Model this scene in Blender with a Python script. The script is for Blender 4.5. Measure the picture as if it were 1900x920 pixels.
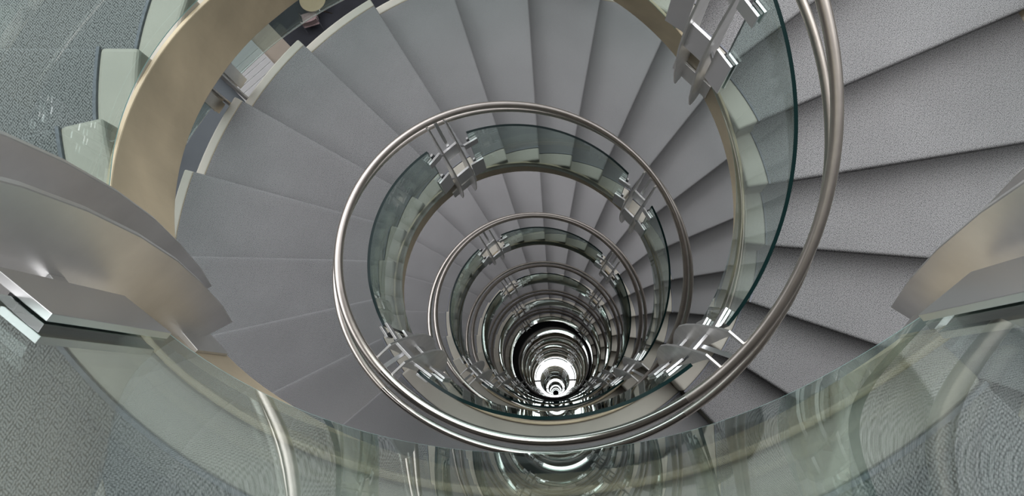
import bpy, bmesh, math, random
from mathutils import Matrix, Vector
random.seed(4)
for o in list(bpy.data.objects): bpy.data.objects.remove(o)
scene = bpy.context.scene
C = scene.collection
PI = math.pi

# ------------------------------------------------------------------ camera, world, exposure
cam_d = bpy.data.cameras.new('camera'); cam = bpy.data.objects.new('camera', cam_d); C.objects.link(cam)
right = Vector((0.99793516, -0.03216758, -0.05559375))
down = Vector((-0.0420335, -0.98153917, -0.18658519))
fwd = Vector((-0.04856544, 0.18853672, -0.98086457))
m = Matrix.Identity(4)
for i in range(3):
    m[i][0] = right[i]; m[i][1] = -down[i]; m[i][2] = -fwd[i]
m[0][3], m[1][3], m[2][3] = 0.0252269, -0.9034311, 1.5129539
cam.matrix_world = m
cam_d.sensor_width = 36; cam_d.lens = 1441.166 / 1900 * 36
cam_d.clip_start = 0.02; cam_d.clip_end = 300
scene.camera = cam
scene.view_settings.view_transform = 'Standard'
scene.view_settings.look = 'None'
scene.view_settings.gamma = 1
scene.view_settings.use_curve_mapping = False
scene.view_settings.exposure = 0.0
scene.cycles.max_bounces = 14
scene.cycles.transparent_max_bounces = 40
scene.cycles.glossy_bounces = 8
scene.cycles.caustics_reflective = False
scene.cycles.caustics_refractive = False

SIDE = 0.8
w = bpy.data.worlds.new('overcast_sky'); scene.world = w; w.use_nodes = True
nt = w.node_tree; nt.nodes.clear()
out = nt.nodes.new('ShaderNodeOutputWorld'); bg = nt.nodes.new('ShaderNodeBackground')
tc = nt.nodes.new('ShaderNodeTexCoord'); sep = nt.nodes.new('ShaderNodeSeparateXYZ')
ramp = nt.nodes.new('ShaderNodeValToRGB')
nt.links.new(tc.outputs['Generated'], sep.inputs[0])
mp = nt.nodes.new('ShaderNodeMapRange'); mp.inputs[1].default_value = -1; mp.inputs[2].default_value = 1
nt.links.new(sep.outputs['Z'], mp.inputs[0]); nt.links.new(mp.outputs[0], ramp.inputs[0])
els = ramp.color_ramp.elements
els[0].position = 0.0; els[0].color = (0.06, 0.06, 0.06, 1)
els[1].position = 1.0; els[1].color = (1.0, 1.0, 1.0, 1)
e = els.new(0.49); e.color = (0.05, 0.05, 0.05, 1)
e = els.new(0.55); e.color = (0.11, 0.112, 0.118, 1)
e = els.new(0.76); e.color = (0.36, 0.37, 0.39, 1)
e = els.new(0.88); e.color = (1.0, 1.0, 1.0, 1)
# brighter, cooler sky over the open side of the building (towards -x, +y)
dv = nt.nodes.new('ShaderNodeVectorMath'); dv.operation = 'DOT_PRODUCT'; dv.inputs[1].default_value = (-0.36, 0.91, 0.20)
nt.links.new(tc.outputs['Generated'], dv.inputs[0])
m2 = nt.nodes.new('ShaderNodeMapRange'); m2.interpolation_type = 'SMOOTHSTEP'; m2.inputs[1].default_value = 0.25; m2.inputs[2].default_value = 1.0; m2.inputs[3].default_value = 0; m2.inputs[4].default_value = SIDE
nt.links.new(dv.outputs['Value'], m2.inputs[0])
m3 = nt.nodes.new('ShaderNodeMapRange'); m3.inputs[1].default_value = -0.02; m3.inputs[2].default_value = 0.06
nt.links.new(sep.outputs['Z'], m3.inputs[0])
m4 = nt.nodes.new('ShaderNodeMath'); m4.operation = 'MULTIPLY'; nt.links.new(m2.outputs[0], m4.inputs[0]); nt.links.new(m3.outputs[0], m4.inputs[1])
vs = nt.nodes.new('ShaderNodeVectorMath'); vs.operation = 'SCALE'; vs.inputs[0].default_value = (0.96, 0.98, 1.02); nt.links.new(m4.outputs[0], vs.inputs['Scale'])
va = nt.nodes.new('ShaderNodeVectorMath'); va.operation = 'ADD'; nt.links.new(ramp.outputs[0], va.inputs[0]); nt.links.new(vs.outputs[0], va.inputs[1])
nt.links.new(va.outputs[0], bg.inputs['Color']); bg.inputs['Strength'].default_value = 2.7
nt.links.new(bg.outputs[0], out.inputs[0])

# ------------------------------------------------------------------ stair numbers (metres)
H = 3.41599; N = 20; RISE = H / N; ZL = 0.1
S0 = 51.389; W = 14.1108; SE = S0 + W * (N - 1)          # last nosing 319.5 deg
R_K0, R_K1, R_C1, R_O1 = 1.075, 1.188, 2.765, 2.845
R_B = 1.06; BAND_UP = 0.015
LEVELS = 6
def d2r(a): return math.radians(a)
def pol(s, R, z, u=0.0):
    a = d2r(s); return (-R*math.sin(a) - u*math.cos(a), -R*math.cos(a) + u*math.sin(a), z)
def mid(s):            # mean step line; s in -40..400
    if s > 326.5 + 7: return ZL - H
    return ZL - min(max((s - S0) / W + 0.5, 0), N) * RISE
def interp(x, xs, ys):
    if x <= xs[0]: return ys[0]
    for i in range(len(xs)-1):
        if x <= xs[i+1]:
            t = (x-xs[i])/(xs[i+1]-xs[i]); return ys[i] + t*(ys[i+1]-ys[i])
    return ys[-1]
def smooth(f, s, w=9):
    return sum(f(s + w*k/4) for k in range(-4, 5)) / 9

def drop(s):           # depth of the stair band below the mean step line
    if s < -45: s += 360
    return interp(s, [-40, -30, 0, 30, 100, 118, 140, 180, 205, 250, 320], [0.16, 0.17, 0.24, 0.28, 0.29, 0.28, 0.235, 0.225, 0.21, 0.19, 0.16])

# ------------------------------------------------------------------ materials
def newmat(name):
    mt = bpy.data.materials.new(name); mt.use_nodes = True; n = mt.node_tree; n.nodes.clear()
    o = n.nodes.new('ShaderNodeOutputMaterial'); return mt, n, o
def principled(name, col, rough=0.5, metal=0.0, noise=None, bump=None, spec=0.5):
    mt, n, o = newmat(name)
    b = n.nodes.new('ShaderNodeBsdfPrincipled'); n.links.new(b.outputs[0], o.inputs[0])
    b.inputs['Base Color'].default_value = (*col, 1); b.inputs['Roughness'].default_value = rough
    b.inputs['Metallic'].default_value = metal; b.inputs['Specular IOR Level'].default_value = spec
    if noise:
        sc, amp, det = noise
        t = n.nodes.new('ShaderNodeTexCoord'); x = n.nodes.new('ShaderNodeTexNoise'); x.inputs['Scale'].default_value = sc; x.inputs['Detail'].default_value = det
        n.links.new(t.outputs['Object'], x.inputs['Vector'])
        r = n.nodes.new('ShaderNodeValToRGB'); r.color_ramp.elements[0].position = 0.3; r.color_ramp.elements[1].position = 0.7
        r.color_ramp.elements[0].color = (*[c*(1-amp) for c in col], 1); r.color_ramp.elements[1].color = (*[min(c*(1+amp), 1) for c in col], 1)
        n.links.new(x.outputs[0], r.inputs[0]); n.links.new(r.outputs[0], b.inputs['Base Color'])
        if bump:
            bb = n.nodes.new('ShaderNodeBump'); bb.inputs['Strength'].default_value = bump; bb.inputs['Distance'].default_value = 0.002
            n.links.new(x.outputs[0], bb.inputs['Height']); n.links.new(bb.outputs[0], b.inputs['Normal'])
    return mt
def carpet_mat(name, lo, hi, scale=150):
    mt, n, o = newmat(name)
    b = n.nodes.new('ShaderNodeBsdfPrincipled'); n.links.new(b.outputs[0], o.inputs[0])
    b.inputs['Roughness'].default_value = 0.95; b.inputs['Specular IOR Level'].default_value = 0.15
    t = n.nodes.new('ShaderNodeTexCoord')
    v = n.nodes.new('ShaderNodeTexVoronoi'); v.inputs['Scale'].default_value = scale; v.inputs['Randomness'].default_value = 0.45; v.voronoi_dimensions = '2D'
    mpn = n.nodes.new('ShaderNodeMapping'); mpn.inputs['Rotation'].default_value = (0, 0, 0.7); mpn.inputs['Scale'].default_value = (1.0, 0.72, 1.0)
    n.links.new(t.outputs['Object'], mpn.inputs['Vector']); n.links.new(mpn.outputs[0], v.inputs['Vector'])
    r = n.nodes.new('ShaderNodeValToRGB'); r.color_ramp.elements[0].position = 0.0; r.color_ramp.elements[1].position = 0.58
    r.color_ramp.elements[0].color = (*hi, 1); r.color_ramp.elements[1].color = (*lo, 1)
    w1 = n.nodes.new('ShaderNodeTexWave'); w2 = n.nodes.new('ShaderNodeTexWave')
    for wv, rot in ((w1, 0.62), (w2, 0.62 + PI/2)):
        wv.inputs['Scale'].default_value = 46; wv.inputs['Distortion'].default_value = 0.7; wv.inputs['Detail'].default_value = 1; wv.inputs['Detail Scale'].default_value = 0.4
        mm = n.nodes.new('ShaderNodeMapping'); mm.inputs['Rotation'].default_value = (0, 0, rot)
        n.links.new(t.outputs['Object'], mm.inputs['Vector']); n.links.new(mm.outputs[0], wv.inputs['Vector'])
    pr = n.nodes.new('ShaderNodeMath'); pr.operation = 'MULTIPLY'; n.links.new(w1.outputs['Fac'], pr.inputs[0]); n.links.new(w2.outputs['Fac'], pr.inputs[1])
    sb = n.nodes.new('ShaderNodeMath'); sb.operation = 'MULTIPLY_ADD'; sb.inputs[1].default_value = -0.42
    n.links.new(pr.outputs[0], sb.inputs[0]); n.links.new(v.outputs['Distance'], sb.inputs[2])
    hh = sb.outputs[0]
    n.links.new(hh, r.inputs[0])
    x = n.nodes.new('ShaderNodeTexNoise'); x.inputs['Scale'].default_value = 2.2; x.inputs['Detail'].default_value = 5
    n.links.new(t.outputs['Object'], x.inputs['Vector'])
    mr = n.nodes.new('ShaderNodeMapRange'); mr.inputs[1].default_value = 0.3; mr.inputs[2].default_value = 0.7; mr.inputs[3].default_value = 0.93; mr.inputs[4].default_value = 1.07
    n.links.new(x.outputs[0], mr.inputs[0])
    mx = n.nodes.new('ShaderNodeVectorMath'); mx.operation = 'SCALE'
    n.links.new(r.outputs[0], mx.inputs[0]); n.links.new(mr.outputs[0], mx.inputs['Scale'])
    n.links.new(mx.outputs[0], b.inputs['Base Color'])
    bb = n.nodes.new('ShaderNodeBump'); bb.inputs['Strength'].default_value = 0.5; bb.inputs['Distance'].default_value = 0.002; bb.invert = True
    n.links.new(hh, bb.inputs['Height']); n.links.new(bb.outputs[0], b.inputs['Normal'])
    return mt
def glass_mat(name, tint):
    mt, n, o = newmat(name)
    tr = n.nodes.new('ShaderNodeBsdfTransparent'); tr.inputs[0].default_value = (*tint, 1)
    gl = n.nodes.new('ShaderNodeBsdfGlossy'); gl.inputs['Roughness'].default_value = 0.0; gl.inputs['Color'].default_value = (0.95, 1, 0.98, 1)
    geo = n.nodes.new('ShaderNodeNewGeometry')                # reflectance by angle, the same from either side of the sheet
    dt = n.nodes.new('ShaderNodeVectorMath'); dt.operation = 'DOT_PRODUCT'
    n.links.new(geo.outputs['Normal'], dt.inputs[0]); n.links.new(geo.outputs['Incoming'], dt.inputs[1])
    def mth(op, a, b=None):
        q = n.nodes.new('ShaderNodeMath'); q.operation = op
        n.links.new(a, q.inputs[0])
        if b is not None: q.inputs[1].default_value = b
        return q.outputs[0]
    c = mth('ABSOLUTE', dt.outputs['Value']); c = mth('MULTIPLY', c, -1.0); c = mth('ADD', c, 1.0); c = mth('POWER', c, 5.0)
    c = mth('MULTIPLY', c, 0.96); c = mth('ADD', c, 0.04)
    mx = n.nodes.new('ShaderNodeMixShader'); n.links.new(c, mx.inputs[0])
    n.links.new(tr.outputs[0], mx.inputs[1]); n.links.new(gl.outputs[0], mx.inputs[2]); n.links.new(mx.outputs[0], o.inputs[0])
    return mt
M = {}
M['carpet'] = carpet_mat('grey_woven_carpet', (0.085, 0.084, 0.086), (0.35, 0.342, 0.348), 195)
M['kerb'] = principled('cream_plaster', (0.46, 0.43, 0.375), 0.55, noise=(5, 0.06, 6))
M['fascia'] = principled('warm_lit_plaster', (0.51, 0.425, 0.29), 0.38, noise=(3.2, 0.24, 9), bump=0.15)  # same plaster as the kerb; warm reflected light put into the tan
M['edging'] = principled('blue_grey_edging', (0.20, 0.205, 0.235), 0.85, noise=(90, 0.15, 2))
M['steel'] = principled('satin_stainless_tube', (0.78, 0.71, 0.645), 0.33, 1.0, noise=(16, 0.05, 3))
M['steel_bright'] = principled('polished_stainless_tube', (0.86, 0.81, 0.76), 0.19, 1.0)
M['plate'] = principled('satin_aluminium', (0.80, 0.79, 0.78), 0.42, 1.0, noise=(9, 0.07, 5))
M['bar'] = principled('machined_aluminium', (0.88, 0.88, 0.89), 0.3, 1.0)
M['rubber'] = principled('black_gasket', (0.012, 0.013, 0.015), 0.5)
M['glass'] = glass_mat('green_float_glass', (0.795, 0.858, 0.842))
M['glass_edge'] = principled('dark_green_glass_edge', (0.006, 0.022, 0.022), 0.3, spec=0.25)
M['glass_edge_lit'] = principled('lit_green_glass_edge', (0.33, 0.56, 0.53), 0.15)  # same glass; light piped to the bottom edge is put into the colour
M['edge_lit_white'] = principled('lit_white_glass_edge', (0.9, 0.92, 0.92), 0.4)  # clear outer glass; the bright lit line of its edge is painted white
M['mirror'] = principled('silvered_mirror', (0.93, 0.94, 0.94), 0.0, 1.0)
M['rim'] = principled('dark_bronze_rim', (0.20, 0.18, 0.18), 0.35, 0.8)
M['black'] = principled('black_stone', (0.012, 0.012, 0.014), 0.35)
M['concrete'] = principled('grey_concrete', (0.13, 0.125, 0.12), 0.8, noise=(1.5, 0.1, 6))
M['white'] = principled('white_paint', (0.82, 0.82, 0.83), 0.4)
M['beige_tile'] = principled('beige_stone_floor', (0.60, 0.52, 0.44), 0.5, noise=(0.8, 0.12, 6))
M['slate'] = principled('dark_slate_floor', (0.045, 0.048, 0.062), 0.6, noise=(1.2, 0.2, 4))
M['greyfloor'] = principled('blue_grey_floor', (0.24, 0.27, 0.30), 0.5, noise=(0.8, 0.1, 3))
M['wood'] = principled('pale_maple', (0.88, 0.68, 0.45), 0.4, noise=(3, 0.06, 4))
M['pinkfab'] = principled('dusty_pink_fabric', (0.52, 0.38, 0.39), 0.9, noise=(30, 0.12, 3))
M['chrome'] = principled('chrome', (0.9, 0.9, 0.9), 0.12, 1.0)

# ------------------------------------------------------------------ mesh helpers
def mesh_obj(name, verts, faces, mats, parent=None, fmat=None, smooth_faces=False):
    me = bpy.data.meshes.new(name); me.from_pydata(verts, [], faces)
    if not isinstance(mats, (list, tuple)): mats = [mats]
    for x in mats: me.materials.append(x)
    if fmat:
        for i, p in enumerate(me.polygons): p.material_index = fmat[i]
    if smooth_faces:
        for p in me.polygons: p.use_smooth = True
    me.validate(); me.update()
    o = bpy.data.objects.new(name, me); C.objects.link(o)
    if parent: o.parent = parent
    return o
def fix_normals(o):
    bm = bmesh.new(); bm.from_mesh(o.data); bmesh.ops.remove_doubles(bm, verts=bm.verts, dist=1e-5)
    bmesh.ops.recalc_face_normals(bm, faces=bm.faces); bm.to_mesh(o.data); bm.free()
def bevel(o, wdt=0.004, seg=2, ang=35):
    b = o.modifiers.new('bevel', 'BEVEL'); b.width = wdt; b.segments = seg; b.limit_method = 'ANGLE'; b.angle_limit = d2r(ang)
def empty(name, loc=(0, 0, 0)):
    o = bpy.data.objects.new(name, None); o.empty_display_size = 0.1; C.objects.link(o); o.location = loc; return o
def tag(o, label=None, cat=None, group=None, kind=None):
    if label: o['label'] = label
    if cat: o['category'] = cat
    if group: o['group'] = group
    if kind: o['kind'] = kind
    return o
def dup(root, dz, label=None):
    r = root.copy(); C.objects.link(r); r.location = (root.location[0], root.location[1], root.location[2] + dz)
    if label: r['label'] = label
    for ch in list(root.children):
        c = ch.copy(); C.objects.link(c); c.parent = r
        for g in list(ch.children):
            d = g.copy(); C.objects.link(d); d.parent = c
    return r
def rel(pts, o):       # move points into the local space of an empty that only translates
    return [(p[0]-o[0], p[1]-o[1], p[2]-o[2]) for p in pts]
def loft(name, sections, mat, parent=None, closed=True, caps=True, smooth_faces=False, fmat=None, org=(0, 0, 0)):
    n = len(sections[0]); v = []; f = []
    for s in sections: v += rel(s, org)
    for i in range(len(sections)-1):
        for j in range(n if closed else n-1):
            a = i*n+j; b = i*n+(j+1) % n; f.append((a, b, b+n, a+n))
    if caps: f.append(tuple(range(n-1, -1, -1))); f.append(tuple(range((len(sections)-1)*n, len(sections)*n)))
    o = mesh_obj(name, v, f, mat, parent, smooth_faces=smooth_faces); fix_normals(o)
    if smooth_faces:
        for p in o.data.polygons: p.use_smooth = len(p.vertices) == 4
        o.data.set_sharp_from_angle(angle=d2r(50))
    return o
def tube_pts(path, r, n=16):
    secs = []
    for i, p in enumerate(path):
        a = Vector(path[max(i-1, 0)]); b = Vector(path[min(i+1, len(path)-1)]); t = (b-a).normalized()
        x = t.cross(Vector((0, 0, 1)))
        if x.length < 1e-3: x = Vector((1, 0, 0))
        x.normalize(); y = x.cross(t).normalized()
        secs.append([tuple(Vector(p) + x*r*math.cos(2*PI*k/n) + y*r*math.sin(2*PI*k/n)) for k in range(n)])
    return secs
def box(name, c, ax, ay, az, mat, parent=None, bev=0.0, org=(0, 0, 0)):   # centre and three half-axis vectors
    c, ax, ay, az = Vector(c), Vector(ax), Vector(ay), Vector(az)
    v = [tuple(c + i*ax + j*ay + k*az) for k in (-1, 1) for j in (-1, 1) for i in (-1, 1)]
    f = [(0, 2, 3, 1), (4, 5, 7, 6), (0, 1, 5, 4), (2, 6, 7, 3), (0, 4, 6, 2), (1, 3, 7, 5)]
    o = mesh_obj(name, rel(v, org), f, mat, parent); fix_normals(o)
    if bev: bevel(o, bev)
    return o

# ------------------------------------------------------------------ stair flight (built once at the top, copied down)
def z_step(j): return ZL - j*RISE
def samples():
    """angles along a flight with the tread height just above them"""
    out = []
    for j in range(1, N):                      # tread j lies between nosing j-1 and nosing j
        a, b = S0 + W*(j-1), S0 + W*j
        for k in range(9): out.append((a + (b-a)*k/8, z_step(j)))
    return out
def stringer_sections(r0, r1, drop=0.27):
    secs = []
    for s, z in samples():
        zb = smooth(lambda q: mid(q) - drop, s, 8)
        secs.append([pol(s, r0, z), pol(s, r1, z), pol(s, r1, zb), pol(s, r0, zb)])
    return secs
def make_flight():
    t = empty('stair_flight', (0, 0, 0))
    tag(t, None, 'staircase', 'curved stair flights')
    for j in range(1, N):
        a, b = S0 + W*(j-1), S0 + W*j; z = z_step(j); zn = z - RISE
        prof = [(a, -0.028, z-0.02), (a, -0.028, z)]
        for k in range(1, 10): prof.append((a + (b-a)*k/10, -0.001, z))
        prof += [(b, -0.016, z), (b, -0.009, z-0.0015), (b, -0.003, z-0.006), (b, 0.0, z-0.014), (b, -0.0015, z-0.024), (b, -0.009, z-0.036), (b, -0.022, z-0.047), (b, -0.027, z-0.06), (b, -0.028, zn+0.002), (b, -0.028, zn-0.02)]
        for k in range(9, 0, -1): prof.append((a + (b-a)*k/10, -0.02, z-0.02 - RISE*k/10))
        secs = [[pol(s, R, zz, u) for s, u, zz in prof] for R in (R_K1, 1.5, 1.9, 2.3, R_C1)]
        o = loft('carpeted_tread', secs, M['carpet'], t)
        for p in o.data.polygons: p.use_smooth = len(p.vertices) == 4
        o.data.set_sharp_from_angle(angle=d2r(50))
        v = []; f = []; ze = z + 0.003                       # bound edge of the carpet along the kerb
        for k in range(9):
            s = a + (b-a)*k/8
            v += [pol(s, R_K1-0.002, ze-0.01), pol(s, R_K1-0.002, ze), pol(s, R_K1+0.007, ze), pol(s, R_K1+0.007, ze-0.01)]
        for k in range(8):
            for q in range(3):
                i = 4*k + q; f.append((i, i+1, i+5, i+4))
        mesh_obj('carpet_edging', v, f, M['edging'], o)
    for nm, r0, r1 in (('inner_stringer', R_K0, R_K1), ('outer_stringer', R_C1, R_O1)):
        v = []; f = []; fm = []; ix = {}
        def V(s, R, z):
            key = (round(s, 4), R, round(z, 5))
            if key not in ix: ix[key] = len(v); v.append(pol(s, R, z))
            return ix[key]
        zb = lambda s: (smooth(mid, s, 8) - drop(s))
        for j in range(1, N):
            a, b = S0 + W*(j-1), S0 + W*j; z = z_step(j)
            for k in range(8):
                s, q = a + (b-a)*k/8, a + (b-a)*(k+1)/8
                f.append((V(s, r0, z), V(q, r0, z), V(q, r1, z), V(s, r1, z))); fm.append(0)
                f.append((V(s, r0, zb(s)), V(q, r0, zb(q)), V(q, r1, zb(q)), V(s, r1, zb(s)))); fm.append(1)
                for r, mi in ((r0, 0), (r1, 1)):
                    if k == 7 and j < N-1: f.append((V(s, r, z), V(q, r, z), V(q, r, z-RISE), V(q, r, zb(q)), V(s, r, zb(s))))
                    else: f.append((V(s, r, z), V(q, r, z), V(q, r, zb(q)), V(s, r, zb(s))))
                    fm.append(mi if r0 < 2 else 1)
            if j < N-1: f.append((V(b, r0, z), V(b, r1, z), V(b, r1, z-RISE), V(b, r0, z-RISE))); fm.append(0)
        f.append((V(S0, r0, z_step(1)), V(S0, r1, z_step(1)), V(S0, r1, zb(S0)), V(S0, r0, zb(S0)))); fm.append(0)
        f.append((V(SE, r0, z_step(N-1)), V(SE, r1, z_step(N-1)), V(SE, r1, zb(SE)), V(SE, r0, zb(SE)))); fm.append(0)
        o = mesh_obj(nm, v, f, [M['kerb'], M['fascia']], t, fm); fix_normals(o)
        bevel(o, 0.014, 3)
    secs = []
    for i in range(0, 121):
        s = S0 + (SE-S0)*i/120; m0 = smooth(mid, s, 8)
        secs.append([pol(s, R_B, m0+BAND_UP), pol(s, R_K0-0.0005, m0+BAND_UP), pol(s, R_K0-0.0005, m0-drop(s)-0.01), pol(s, R_B, m0-drop(s)-0.01)])
    o = loft('inner_fascia', secs, M['fascia'], t); bevel(o, 0.004, 2)
    # smooth plaster underside
    secs = []
    for i in range(0, 97):
        s = S0 + (SE-S0)*i/96; zb = (smooth(mid, s, 8) - drop(s))
        secs.append([pol(s, R_K1, zb+0.012), pol(s, R_C1, zb+0.012), pol(s, R_C1, zb), pol(s, R_K1, zb)])
    loft('soffit', secs, M['kerb'], t, smooth_faces=False)
    return t
LV = ['topmost', 'second from the top', 'third from the top', 'fourth from the top', 'fifth from the top', 'lowest']
flight = make_flight()
flight['label'] = 'topmost curved grey-carpeted stair flight, wide treads at right and upper left'
FL = ['', 'second curved grey-carpeted flight down, its treads filling the left and top', 'third curved grey-carpeted flight down, inside the large handrail ring',
      'fourth curved grey-carpeted flight down, small dark treads', 'fifth curved flight down, tiny dark treads', 'lowest curved flight, just outside the round mirror']
for k in range(1, LEVELS): dup(flight, -k*H, FL[k])

# ------------------------------------------------------------------ landings
def make_landing():
    t = empty('stair_landing', (0, 0, 0)); tag(t, None, 'landing', 'curved landings')
    a0, a1 = SE - 360, S0
    ins = [pol(a1 + (a0-a1)*k/24, R_K1, 0) for k in range(25)]
    # outline is rounded; outline continues back as a bridge to the building
    pA = pol(a1, R_C1, 0); pB = pol(a0, R_C1, 0)
    outl = ins + [pB, (pB[0], -5.0, 0), (pA[0], -5.0, 0), pA]
    n = len(outl)
    v = [(x, y, ZL) for x, y, _ in outl] + [(x, y, ZL-0.05) for x, y, _ in outl]
    f = [tuple(range(n)), tuple(range(2*n-1, n-1, -1))] + [(i, i+n, (i+1) % n + n, (i+1) % n) for i in range(n)]
    o = mesh_obj('carpet', v, f, M['carpet'], t); fix_normals(o); bevel(o, 0.012, 3)
    secs = []
    for i in range(41):
        s = a0 + (a1-a0)*i/40; zb = smooth(lambda q: (mid(q) if q > 0 else mid(q+360)+H), s, 8) - drop(s) 
        secs.append([pol(s, R_K0, ZL), pol(s, R_K1, ZL), pol(s, R_K1, zb), pol(s, R_K0, zb)])
    o = loft('inner_stringer', secs, [M['kerb'], M['fascia']], t)
    bevel(o, 0.014, 3)
    secs = []
    for i in range(41):
        s = a0 + (a1-a0)*i/40; m0 = smooth(lambda q: (mid(q) if q > 0 else mid(q+360)+H), s, 8)
        secs.append([pol(s, R_B, m0+BAND_UP), pol(s, R_K0-0.0005, m0+BAND_UP), pol(s, R_K0-0.0005, m0-drop(s)-0.01), pol(s, R_B, m0-drop(s)-0.01)])
    o = loft('inner_fascia', secs, M['fascia'], t); bevel(o, 0.004, 2)
    v = []; f = []
    for k in range(41):
        s = a0 + (a1-a0)*k/40; z = ZL+0.003
        v += [pol(s, R_K1-0.002, z-0.01), pol(s, R_K1-0.002, z), pol(s, R_K1+0.007, z), pol(s, R_K1+0.007, z-0.01)]
        if k < 40:
            for q in range(3): i = 4*k+q; f.append((i, i+1, i+5, i+4))
    mesh_obj('carpet_edging', v, f, M['edging'], t)
    v = [(x, y, ZL-0.052) for x, y, _ in outl] + [(x, y, ZL-0.165) for x, y, _ in outl]
    f = [tuple(range(n)), tuple(range(2*n-1, n-1, -1))] + [(i, i+n, (i+1) % n + n, (i+1) % n) for i in range(n)]
    o = mesh_obj('slab', v, f, M['kerb'], t); fix_normals(o)
    for s in (a0,): pass
    return t
landing = make_landing()
landing['label'] = 'topmost landing, grey carpet seen through the near glass along the bottom'
LL = ['', 'second landing down, plain dark carpet below the big handrail ring', 'third landing down, its cream kerb behind the second glass ring',
      'fourth landing down, dark and mostly hidden near the mirror', 'fifth landing down, deep in the well', 'lowest landing above the ground floor, deep in the well']
for k in range(1, LEVELS): dup(landing, -k*H, LL[k])

# ------------------------------------------------------------------ handrails (twin tubes)
XS = [-60, -33, -15, 0, 24, 47, 60, 80, 110, 140, 180, 210, 240, 280, 315, 327, 340]
HS = [1.30, 1.30, 1.14, 1.07, 1.05, 1.06, 1.20, 1.27, 1.29, 1.27, 1.22, 1.22, 1.27, 1.30, 1.30, 1.30, 1.16]
def rail_z(s):
    if s > 300: s -= 360; return rail_z(s) - H if s > -60 else 0
    base = mid(s) if s > 0 else ZL
    if s < -33.5: base = mid(s+360) + H
    return base + interp(s, XS, HS)
def rail_path(s0, s1, R, dz, n):
    fR = R if callable(R) else (lambda q: R)
    return [pol(s0+(s1-s0)*i/n, fR(s0+(s1-s0)*i/n), smooth(rail_z, s0+(s1-s0)*i/n, 12) + dz) for i in range(n+1)]
R_R, DZ_S = 1.113, -0.39
def R_S(s): return smooth(lambda q: interp(q, [0, 30, 60, 150, 190, 250, 275, 300], [1.20, 1.205, 1.238, 1.236, 1.225, 1.228, 1.215, 1.20]), s, 20)
SJ0, SJ1 = -33.0, 47.0
def make_rail(s0, s1, mt, n, label):
    t = empty('handrail', (0, 0, 0)); tag(t, label, 'handrail', 'stainless handrail sections')
    # inner function spans one turn; for s > 327 use periodic height
    o = loft('upper_tube', tube_pts(rail_path(s0, s1, R_R, 0, n), 0.0245, 20), mt, t, smooth_faces=True)
    o = loft('lower_tube', tube_pts(rail_path(s0, s1, R_S, DZ_S, n), 0.0205, 16), mt, t, smooth_faces=True)
    return t
flight_rail = make_rail(SJ1, 327.0, M['steel'], 150, 'topmost twin-tube stainless handrail, sweeping down the right side')
land_rail = make_rail(SJ0, SJ1, M['steel_bright'], 50, 'topmost short bright handrail section behind the near glass')
RN = ['', 'second twin-tube stainless handrail down, the big ring left of centre', 'third twin-tube handrail ring down, middle-sized', 'fourth twin-tube handrail ring down, small',
      'fifth handrail ring down, very small', 'lowest handrail ring, around the round mirror']
RB = ['', 'polished handrail section curving along the second landing, brightest tube', 'polished handrail section along the third landing', 'polished handrail section along the fourth landing',
      'polished handrail section along the fifth landing', 'polished handrail section along the lowest landing']
for k in range(1, LEVELS):
    dup(flight_rail, -k*H, RN[k]); dup(land_rail, -k*H, RB[k])

# ------------------------------------------------------------------ curved glass panels
BR = {'LL': 48.0, 'UL': 141.5, 'UR': 229.0, 'LR': 314.0}
GB, GT = 0.145, 1.13
def glass_h(s, top):
    if top: return interp(s, [-46, -36, 0, 25, 41, 55, 62, 75, 110, 180, 290, 308], [1.36, 1.36, 1.30, 1.15, 1.00, 0.96, 0.98, 1.04, 1.09, 1.13, 1.17, 1.20])
    return interp(s, [-46, -36, 0, 45, 65, 110, 212, 258, 310], [0.16, 0.16, 0.13, 0.16, 0.12, 0.126, 0.155, 0.18, 0.17])
def panel_base(s):
    if s > 0: return mid(s)
    return ZL if s > -33.5 else mid(s+360)+H
def make_panel(s0, s1, R, label, n=40, base=None, hfun=None, group='curved balustrade glass panels', name='glass_panel', pale=None):
    base = base or panel_base; hfun = hfun or glass_h
    v = []; f = []; fm = []
    th = 0.008
    for i in range(n+1):
        s = s0 + (s1-s0)*i/n
        zb = smooth(base, s, 8) + hfun(s, False); zt = smooth(base, s, 8) + hfun(s, True)
        v += [pol(s, R-th, zb), pol(s, R+th, zb), pol(s, R+th, zt), pol(s, R-th, zt), pol(s, R-th, zb+(0.008 if pale else 0.0035))]
    for i in range(n):
        a = 5*i
        f += [(a, a+1, a+6, a+5), (a+1, a+2, a+7, a+6), (a+2, a+3, a+8, a+7), (a+3, a+4, a+9, a+8), (a+4, a, a+5, a+9)]; fm += [0, 0, 1, 0, 2]
    f += [(4, 3, 2, 1, 0), (5*n, 5*n+1, 5*n+2, 5*n+3, 5*n+4)]; fm += [1, 1]
    me_o = mesh_obj(name, v, f, [M['glass'], M['glass_edge'], pale or M['glass_edge_lit']], None, fm)  # last slot paints the lit look of the bottom edge
    bm = bmesh.new(); bm.from_mesh(me_o.data); bmesh.ops.recalc_face_normals(bm, faces=bm.faces); bm.to_mesh(me_o.data); bm.free()
    for p in me_o.data.polygons: p.use_smooth = p.material_index == 0
    me_o.data.set_sharp_from_angle(angle=d2r(40))
    tag(me_o, label, 'glass panel', group)
    return me_o
GAP = 8.2
ORD = ['topmost', 'second', 'third', 'fourth', 'fifth', 'lowest']
def pos_word(k): return ('on the topmost turn', 'on the second turn down', 'on the third turn down', 'on the fourth turn down', 'on the fifth turn down', 'on the lowest turn')[k]
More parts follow.
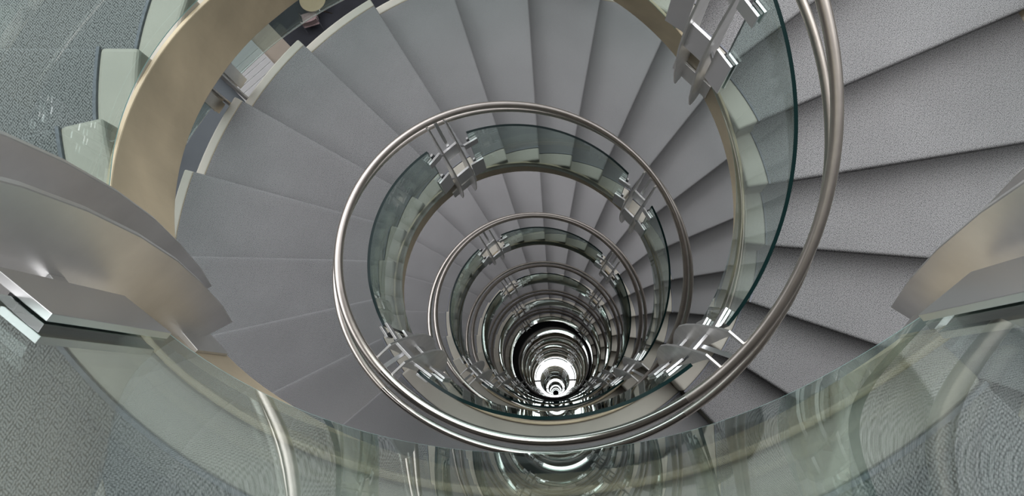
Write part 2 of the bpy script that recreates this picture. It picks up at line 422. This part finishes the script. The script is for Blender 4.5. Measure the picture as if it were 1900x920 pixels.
segs = [('landing', BR['LR']-360+GAP, BR['LL']-GAP, 'curved clear glass panel in front of the landing'),
        ('left', BR['LL']+GAP+3, BR['UL']-GAP-1, 'curved green glass panel on the left of the well'),
        ('top', BR['UL']+GAP, BR['UR']-GAP, 'curved green glass panel at the far side of the well'),
        ('right', BR['UR']+GAP, BR['LR']-GAP+3, 'curved green glass panel on the right of the well')]
for nm, a, b, lab in segs:
    p0 = make_panel(a, b, 1.0, lab + ' ' + pos_word(0))
    for k in range(1, LEVELS):
        c = p0.copy(); C.objects.link(c); c.location = (0, 0, -k*H); c['label'] = lab + ' ' + pos_word(k)

# ------------------------------------------------------------------ balustrade brackets
PROF_L = [(1.085, -0.20), (1.035, -0.25), (0.995, -0.29), (0.962, -0.18), (0.925, -0.02), (0.898, 0.12), (0.880, 0.27), (0.872, 0.42), (0.874, 0.55), (0.885, 0.68), (0.905, 0.80), (0.932, 0.92), (0.965, 1.04), (1.005, 1.15), (1.10, 1.15), (1.10, 1.125), (1.03, 1.115), (1.03, 1.02), (1.035, 0.85), (1.04, 0.6), (1.045, 0.3), (1.06, 0.0), (1.085, -0.1)]
PROF_R = [(1.085, -0.15), (1.060, -0.225), (1.015, -0.245), (0.970, -0.08), (0.935, 0.08), (0.907, 0.25), (0.890, 0.40), (0.882, 0.54), (0.891, 0.68), (0.911, 0.80), (0.939, 0.92), (0.972, 1.04), (1.010, 1.15), (1.10, 1.15), (1.10, 1.125), (1.035, 1.115), (1.033, 1.02), (1.038, 0.85), (1.043, 0.6), (1.048, 0.3), (1.06, 0.0), (1.085, -0.08)]
PROF_U = [(1.085, -0.22), (1.05, -0.33), (1.02, -0.35), (0.985, -0.2), (0.955, 0.0), (0.935, 0.18), (0.930, 0.33), (0.937, 0.48), (0.955, 0.62), (0.982, 0.75), (1.010, 0.88), (1.035, 0.99), (1.060, 1.10), (1.075, 1.165), (1.12, 1.165), (1.12, 1.14), (1.095, 1.12), (1.085, 1.0), (1.065, 0.85), (1.05, 0.65), (1.045, 0.45), (1.045, 0.25), (1.06, 0.0), (1.085, -0.1)]
def make_bracket(sc, prof, rail_dh, label, mirror=None, base=None, up=True, is_l=True):
    """two leaf-shaped plates, two spacers, a stay bar and four glass clamps; mirror maps R for the outer balustrade"""
    base = base or panel_base
    fR = (lambda R: mirror - R) if mirror else (lambda R: R)
    zb = base(sc) if up else base(sc)
    org = Vector(pol(sc, fR(1.0), zb)); t = empty('balustrade_bracket', org)
    tag(t, label, 'bracket', 'balustrade brackets')
    a = d2r(sc); er = Vector((-math.sin(a), -math.cos(a), 0)); et = Vector((-math.cos(a), math.sin(a), 0)); ez = Vector((0, 0, 1))
    def P(R, u, h): return er*fR(R) + et*u + ez*(zb+h)
    th = 0.006; off = 0.064
    top = prof[-10][1] if False else max(h for _, h in prof); lift = (rail_dh - 0.02) - top
    prof = [(R, h + lift*min(max((h-0.55)/(top-0.55), 0), 1)) for R, h in prof]; isL = is_l
    for sg in (-1, 1):
        slope = (base(sc+sg*3.2) - zb)
        secs = []
        for u in (sg*off-th, sg*off+th):
            secs.append([tuple(P(R, u, h + slope)) for R, h in prof])
        n = len(prof); v = rel(secs[0]+secs[1], org)
        f = [tuple(range(n)), tuple(range(2*n-1, n-1, -1))] + [(i, (i+1) % n, (i+1) % n+n, i+n) for i in range(n)]
        o = mesh_obj('side_plate', v, f, M['plate'], t); fix_normals(o); bevel(o, 0.0015, 1, 60)
    upper = 0.955 if isL else 0.88
    Rsp = 0.965 if isL else 1.01
    for h1, hh, Rr in ((upper, 0.10, Rsp+0.02), (0.46, 0.11, 0.965)):
        c = P(Rr, 0, h1-hh)
        box('spacer', c, er*0.007, et*(off-th-0.0005), ez*hh, M['bar'], t, 0.001, org)
    # flat stay bar rising from the upper spacer to the tube
    A = P(Rsp+0.03, 0, upper-0.03); B = P(1.10, 0, rail_dh-0.035)
    dv = (B-A); L = dv.length; dn = dv.normalized(); side = et; nrm = dn.cross(side).normalized()
    box('stay_bar', (A+B)/2, dn*(L/2), side*0.011, nrm*0.004, M['bar'], t, 0.001, org)
    # foot plate fixing the pair to the fascia
    box('foot_plate', P(1.052, 0, -0.17 if up else -0.12), er*0.006, et*(off+0.055), ez*0.075, M['plate'], t, 0.001, org)
    # clamps: a U of two leaves closing on the glass edge, with an arm back to the plate
    for sg in (-1, 1):
        for h0, h1 in ((0.20, 0.50), (0.87, 0.965)):
            sa = sc + sg*(GAP+1.9); aa = d2r(sa)
            e2 = Vector((-math.sin(aa), -math.cos(aa), 0)); t2 = Vector((-math.cos(aa), math.sin(aa), 0))
            dz = base(sc+sg*GAP) - zb
            def Q(R, u, h): return e2*fR(R) + t2*u + ez*(zb+dz+h)
            hc, hh = (h0+h1)/2, (h1-h0)/2
            inner = box('glass_clamp', Q(0.984, -sg*0.030, hc), e2*0.006, t2*0.052, ez*hh, M['bar'], t, 0.001, org)
            cr = box('outer_leaf', Q(1.017, -sg*0.012, hc), e2*0.006, t2*0.034, ez*hh*0.92, M['bar'], inner, 0.001, org)
            box('gasket', Q(1.0, -sg*0.040, hc), e2*0.0105, t2*0.010, ez*hh*0.9, M['rubber'], inner, 0, org)
            A = Q(0.992, -sg*0.070, hc); B = P(0.99, sg*(off+th), (h0+h1)/2 + (base(sc+sg*3.2)-zb))
            dv = B-A
            box('clamp_arm', (A+B)/2, dv/2, er*0.006, ez*0.018, M['bar'], inner, 0.001, org)
    return t
def rail_dh_at(s): return rail_z(s) - panel_base(s)
bdefs = [('LR', BR['LR'] - 360, PROF_R, 'twin-plate steel glass bracket at the lower right of the well', 0),
         ('LL', BR['LL'], PROF_L, 'twin-plate steel glass bracket at the lower left of the well', 0),
         ('UL', BR['UL'], PROF_U, 'twin-plate steel glass bracket at the upper left of the well', 0),
         ('UR', BR['UR'], PROF_U, 'twin-plate steel glass bracket at the upper right of the well', 0)]
for nm, s, prof, lab, _ in bdefs:
    b0 = make_bracket(s, prof, rail_dh_at(s), lab + ' ' + pos_word(0), is_l=prof is not PROF_U)
    for k in range(1, LEVELS): dup(b0, -k*H, lab + ' ' + pos_word(k))

# ------------------------------------------------------------------ outer balustrade of the two upper flights
MIR = R_O1 + R_K0
def out_h(s, top): return 1.12 if top else 0.115
ob = [60.0, 122.0, 185.5, 249.0, 311.0]
def ob_word(i): return ['at the lower left', 'at the upper left', 'at the far side', 'at the right', 'at the lower right'][i]
for k in range(2):
    for i in range(4):
        g_ = 2.95
        p = make_panel(ob[i]+g_, ob[i+1]-g_, MIR-1.0, 'outer curved glass panel on %s flight running from bracket %s' % (ORD[k], ob_word(i)), 40, hfun=out_h, group='outer balustrade glass panels', pale=M['edge_lit_white'])
        p.location = (0, 0, -k*H)
def make_outer_bracket(sc, label):
    zb = mid(sc); org = Vector(pol(sc, MIR-1.0, zb)); t = empty('balustrade_bracket', org); tag(t, label, 'bracket', 'outer balustrade brackets')
    a = d2r(sc); er = Vector((-math.sin(a), -math.cos(a), 0)); et = Vector((-math.cos(a), math.sin(a), 0)); ez = Vector((0, 0, 1))
    slope = -RISE/W/ (d2r(1)*(MIR-1))
    def P(R, u, h): return er*(MIR-R) + et*u + ez*(zb+h+u*slope)
    for sg in (-1, 1):
        n = len(PROF_U); v = rel([tuple(P(R, sg*.064-.006, h)) for R, h in PROF_U]+[tuple(P(R, sg*.064+.006, h)) for R, h in PROF_U], org)
        f = [tuple(range(n)), tuple(range(2*n-1, n-1, -1))] + [(i, (i+1) % n, (i+1) % n+n, i+n) for i in range(n)]
        fix_normals(mesh_obj('side_plate', v, f, M['plate'], t))
    for h, Rr in ((0.78, 1.01), (0.35, 0.965)): box('spacer', P(Rr, 0, h), er*.007, et*.0575, ez*.1, M['bar'], t, 0, org)
    for sg in (-1, 1):
        for hc, hh in ((0.18, 0.17), (0.84, 0.1)):
            box('glass_clamp', P(0.983, sg*.125, hc), er*.006, et*.055, ez*hh, M['plate'], t, .001, org)
            box('glass_clamp', P(1.017, sg*.135, hc), er*.006, et*.045, ez*hh, M['plate'], t, .001, org)
    return t
for k in range(2):
    for i, s in enumerate(ob):
        b = make_outer_bracket(s, 'twin-plate outer balustrade bracket %s of the %s flight' % (ob_word(i), ORD[k])); b.location.z -= k*H
orail = empty('handrail'); tag(orail, 'outer stainless handrail of the topmost flight', 'handrail', 'outer handrails')
loft('rail_tube', tube_pts([pol(56+(315-56)*i/120, MIR-1.113, mid(56+(315-56)*i/120)+1.22) for i in range(121)], .0245, 14), M['steel'], orail, smooth_faces=True)
dup(orail, -H, 'outer stainless handrail of the second flight')

# ------------------------------------------------------------------ foot of the well: mirror drum on the ground floor
ZG = ZL - 6*H
def disc(r, z, n=96): return [(r*math.cos(2*PI*i/n), r*math.sin(2*PI*i/n), z) for i in range(n)]
mz = -19.95; mc = (-0.0, 0.0)
t = empty('mirror_drum', (0.0, 0.0, ZG)); tag(t, 'round mirror-topped drum at the very bottom of the stairwell', 'mirror')
loft('drum', [disc(0.93, 0), disc(0.93, mz-ZG-0.02)], M['black'], t)
R1 = 0.94
loft('rim', [disc(R1, mz-ZG-0.06), disc(R1+0.03, mz-ZG-0.05), disc(R1+0.03, mz-ZG+0.03), disc(R1, mz-ZG+0.03), disc(R1-0.002, mz-ZG-0.06)], M['rim'], t, caps=False)
mesh_obj('mirror_disc', disc(R1, mz-ZG), [tuple(range(96))], M['mirror'], t)

def plane_box(name, x0, x1, y0, y1, z0, z1, mat, kind='structure', parent=None):
    o = box(name, ((x0+x1)/2, (y0+y1)/2, (z0+z1)/2), ((x1-x0)/2, 0, 0), (0, (y1-y0)/2, 0), (0, 0, (z1-z0)/2), mat, parent)
    if kind: o['kind'] = kind
    return o
plane_box('floor', -12.3, 12.3, -10.3, 14, ZG-0.3, ZG-0.002, M['black'])
# building behind the landings: wall and a floor slab at each level
ZR_ = 5.6
plane_box('wall_back', -12, 12, -10.3, -10, ZG, ZR_ - 0.01, M['concrete'])
plane_box('wall_shade_left', -12.3, -12, -10, -1.5, ZG, ZR_ + 0.4, M['concrete'])  # unseen side walls, added to keep stray light off the landings
plane_box('wall_shade_right', 12, 12.3, -10, -1.5, ZG, ZR_ + 0.4, M['concrete'])
plane_box('wall_shade_front', -12, 12, 13.1, 13.4, ZG, -2.0, M['concrete'])  # unseen surround walls, added so the lower turns receive less sky
plane_box('wall_shade_lower_left', -12.3, -12, -1.4, 13.3, ZG, -2.0, M['concrete'])
plane_box('wall_shade_lower_right', 12, 12.3, -1.4, 13.3, ZG, -2.0, M['concrete'])
plane_box('ceiling_shade', -12, 12, -9.9, -4.0, ZR_ + 0.42, ZR_ + 0.6, M['concrete'])  # unseen roof slab, added to darken the landing side
for k in range(6):
    z = ZL - k*H
    plane_box('floor_%d' % (k+1), -12, 12, -10, -5.0, z-0.3, z, M['concrete'])
# open glazed roof with a round mirror hung over the well
ZR = 5.6
plane_box('trim_1', -12, 12, -10.3, -9.9, ZR, ZR+0.4, M['white']); plane_box('trim_2', -12, 12, 13.6, 14.0, ZR, ZR+0.4, M['white'])
for i, x in enumerate((-12, -6, 6, 12)): plane_box('trim_%d' % (i+3), x-0.12, x+0.12, -9.9, 13.6, ZR+0.05, ZR+0.35, M['white'])
for i, x in enumerate((-12, 12)): plane_box('trim_%d' % (i+7), x-0.2, x+0.2, 13.4, 13.8, ZG, ZR, M['white'])
t = empty('ceiling_mirror', (0, 0, ZR)); tag(t, 'round mirror hung on slim beams high over the stairwell', 'mirror')
box('beam', (0, 0, 0.2), (6, 0, 0), (0, 0.05, 0), (0, 0, 0.1), M['white'], t)
loft('frame', [disc(0.84, -0.1), disc(0.87, -0.1), disc(0.87, 0.1), disc(0.84, 0.1)], M['rim'], t)
mesh_obj('mirror_disc', disc(0.845, -0.105), [tuple(range(95, -1, -1))], M['mirror'], t)

# ------------------------------------------------------------------ ground floor glimpsed between flights
Cc = Vector((0.0252269, -0.9034311, 1.5129539))
def gp(x, y, z=ZG):                       # real ground position of something seen there
    v = right*(x-950) + down*(y-460) + fwd*1441.166; v = v/v.z*(z-Cc.z); return Cc+v
def floor_area(name, pts, mat, dz):
    q = [(p[0], p[1], ZG+dz) for p in pts]; n = len(q)
    o = mesh_obj(name, q + [(x, y, z-dz+0.0) for x, y, z in q], [tuple(range(n))] + [(i, i+n, (i+1) % n+n, (i+1) % n) for i in range(n)], mat)
    fix_normals(o); o['kind'] = 'structure'; return o
A, B, D = gp(497, 43), gp(531, 84), gp(457, 78)
ux = (A-D).normalized(); uy = Vector((-ux.y, ux.x, 0))
if (A-B).dot(uy) < 0: uy = -uy
O = gp(457, 78)
def fl(a, b): return O + ux*a + uy*b
la = (A-D).length
floor_area('trim_11', [fl(-0.05, -3), fl(la, -3), fl(la, 4), fl(-0.05, 4)], M['beige_tile'], 0.012)
floor_area('trim_12', [fl(la+0.003, -4), fl(la+5, -4), fl(la+5, 5), fl(la+0.003, 5)], M['slate'], 0.010)
floor_area('trim_13', [fl(-5, -4), fl(-0.06, -4), fl(-0.06, 4), fl(-5, 4)], M['greyfloor'], 0.010)
# round cafe table
tp = gp(580, -1, ZG+0.72)
t = empty('cafe_table', (tp.x, tp.y, ZG+0.012)); tag(t, 'round pale wood cafe table on the dark ground floor far below', 'table')
loft('tabletop', [disc(0.38, 0.70), disc(0.40, 0.705), disc(0.40, 0.725), disc(0.395, 0.73)], M['wood'], t)
loft('pedestal', [disc(0.03, 0.02, 24), disc(0.03, 0.70, 24)], M['chrome'], t)
for i in range(4):
    a = PI/4 + i*PI/2 + 0.5
    loft('foot', [[(x*math.cos(a)-y*math.sin(a), x*math.sin(a)+y*math.cos(a), z) for x, y, z in q] for q in
         ([(0.02, -0.02, 0.0), (0.02, 0.02, 0.0), (0.02, 0.02, 0.05), (0.02, -0.02, 0.05)], [(0.42, -0.015, 0.0), (0.42, 0.015, 0.0), (0.42, 0.015, 0.02), (0.42, -0.015, 0.02)])], M['chrome'], t)
# chair
cp = gp(576, 36, ZG+0.45)
t = empty('cafe_chair', (cp.x, cp.y, ZG+0.012)); t.rotation_euler = (0, 0, 0.25); tag(t, 'dusty pink upholstered chair with chrome frame beside the round table', 'chair')
o = box('seat', (0, 0, 0.44), (0.24, 0, 0), (0, 0.23, 0), (0, 0, 0.03), M['pinkfab'], t, 0.02)
loft('backrest', [[(0.2*math.cos(a)*1.2, -0.20-0.06*math.sin(a)-dy, z) for a in [PI*i/8 for i in range(9)]] + [(0.2*math.cos(a)*1.12, -0.185-0.05*math.sin(a)-dy, z) for a in [PI*i/8 for i in range(8, -1, -1)]] for z, dy in ((0.55, 0.0), (0.7, 0.02), (0.85, 0.05))], M['pinkfab'], t)
for sx in (-1, 1):
    for sy in (-1, 1):
        loft('leg', tube_pts([(sx*0.25, sy*0.22, 0.0), (sx*0.25, sy*0.2, 0.46 if sy > 0 else 0.82)], 0.011, 10), M['chrome'], t, smooth_faces=True)
    loft('armrest', tube_pts([(sx*0.25, -0.2, 0.65), (sx*0.27, 0.0, 0.67), (sx*0.26, 0.2, 0.64), (sx*0.25, 0.21, 0.46)], 0.012, 10), M['chrome'], t, smooth_faces=True)
# white louvred bench unit
q = gp(462, 132, ZG+0.5)
t = empty('louvred_bench', (q.x, q.y, ZG+0.012)); tag(t, 'white slatted bench by the beige floor strip far below', 'bench')
ang = math.atan2(uy.y, uy.x); t.rotation_euler = (0, 0, ang)
box('back_board', (0, 0, 0.43), (1.15, 0, 0), (0, 0.7, 0), (0, 0, 0.02), M['white'], t, 0.004)
for i in range(8): box('slat', (-0.95+0.2*i, 0, 0.475), (0.075, 0, 0), (0, 0.66, 0), (0, 0, 0.025), M['white'], t, 0.005)
for sx in (-1, 1): box('side_panel', (sx*1.05, 0, 0.225), (0.03, 0, 0), (0, 0.66, 0), (0, 0, 0.225), M['white'], t, 0.005)
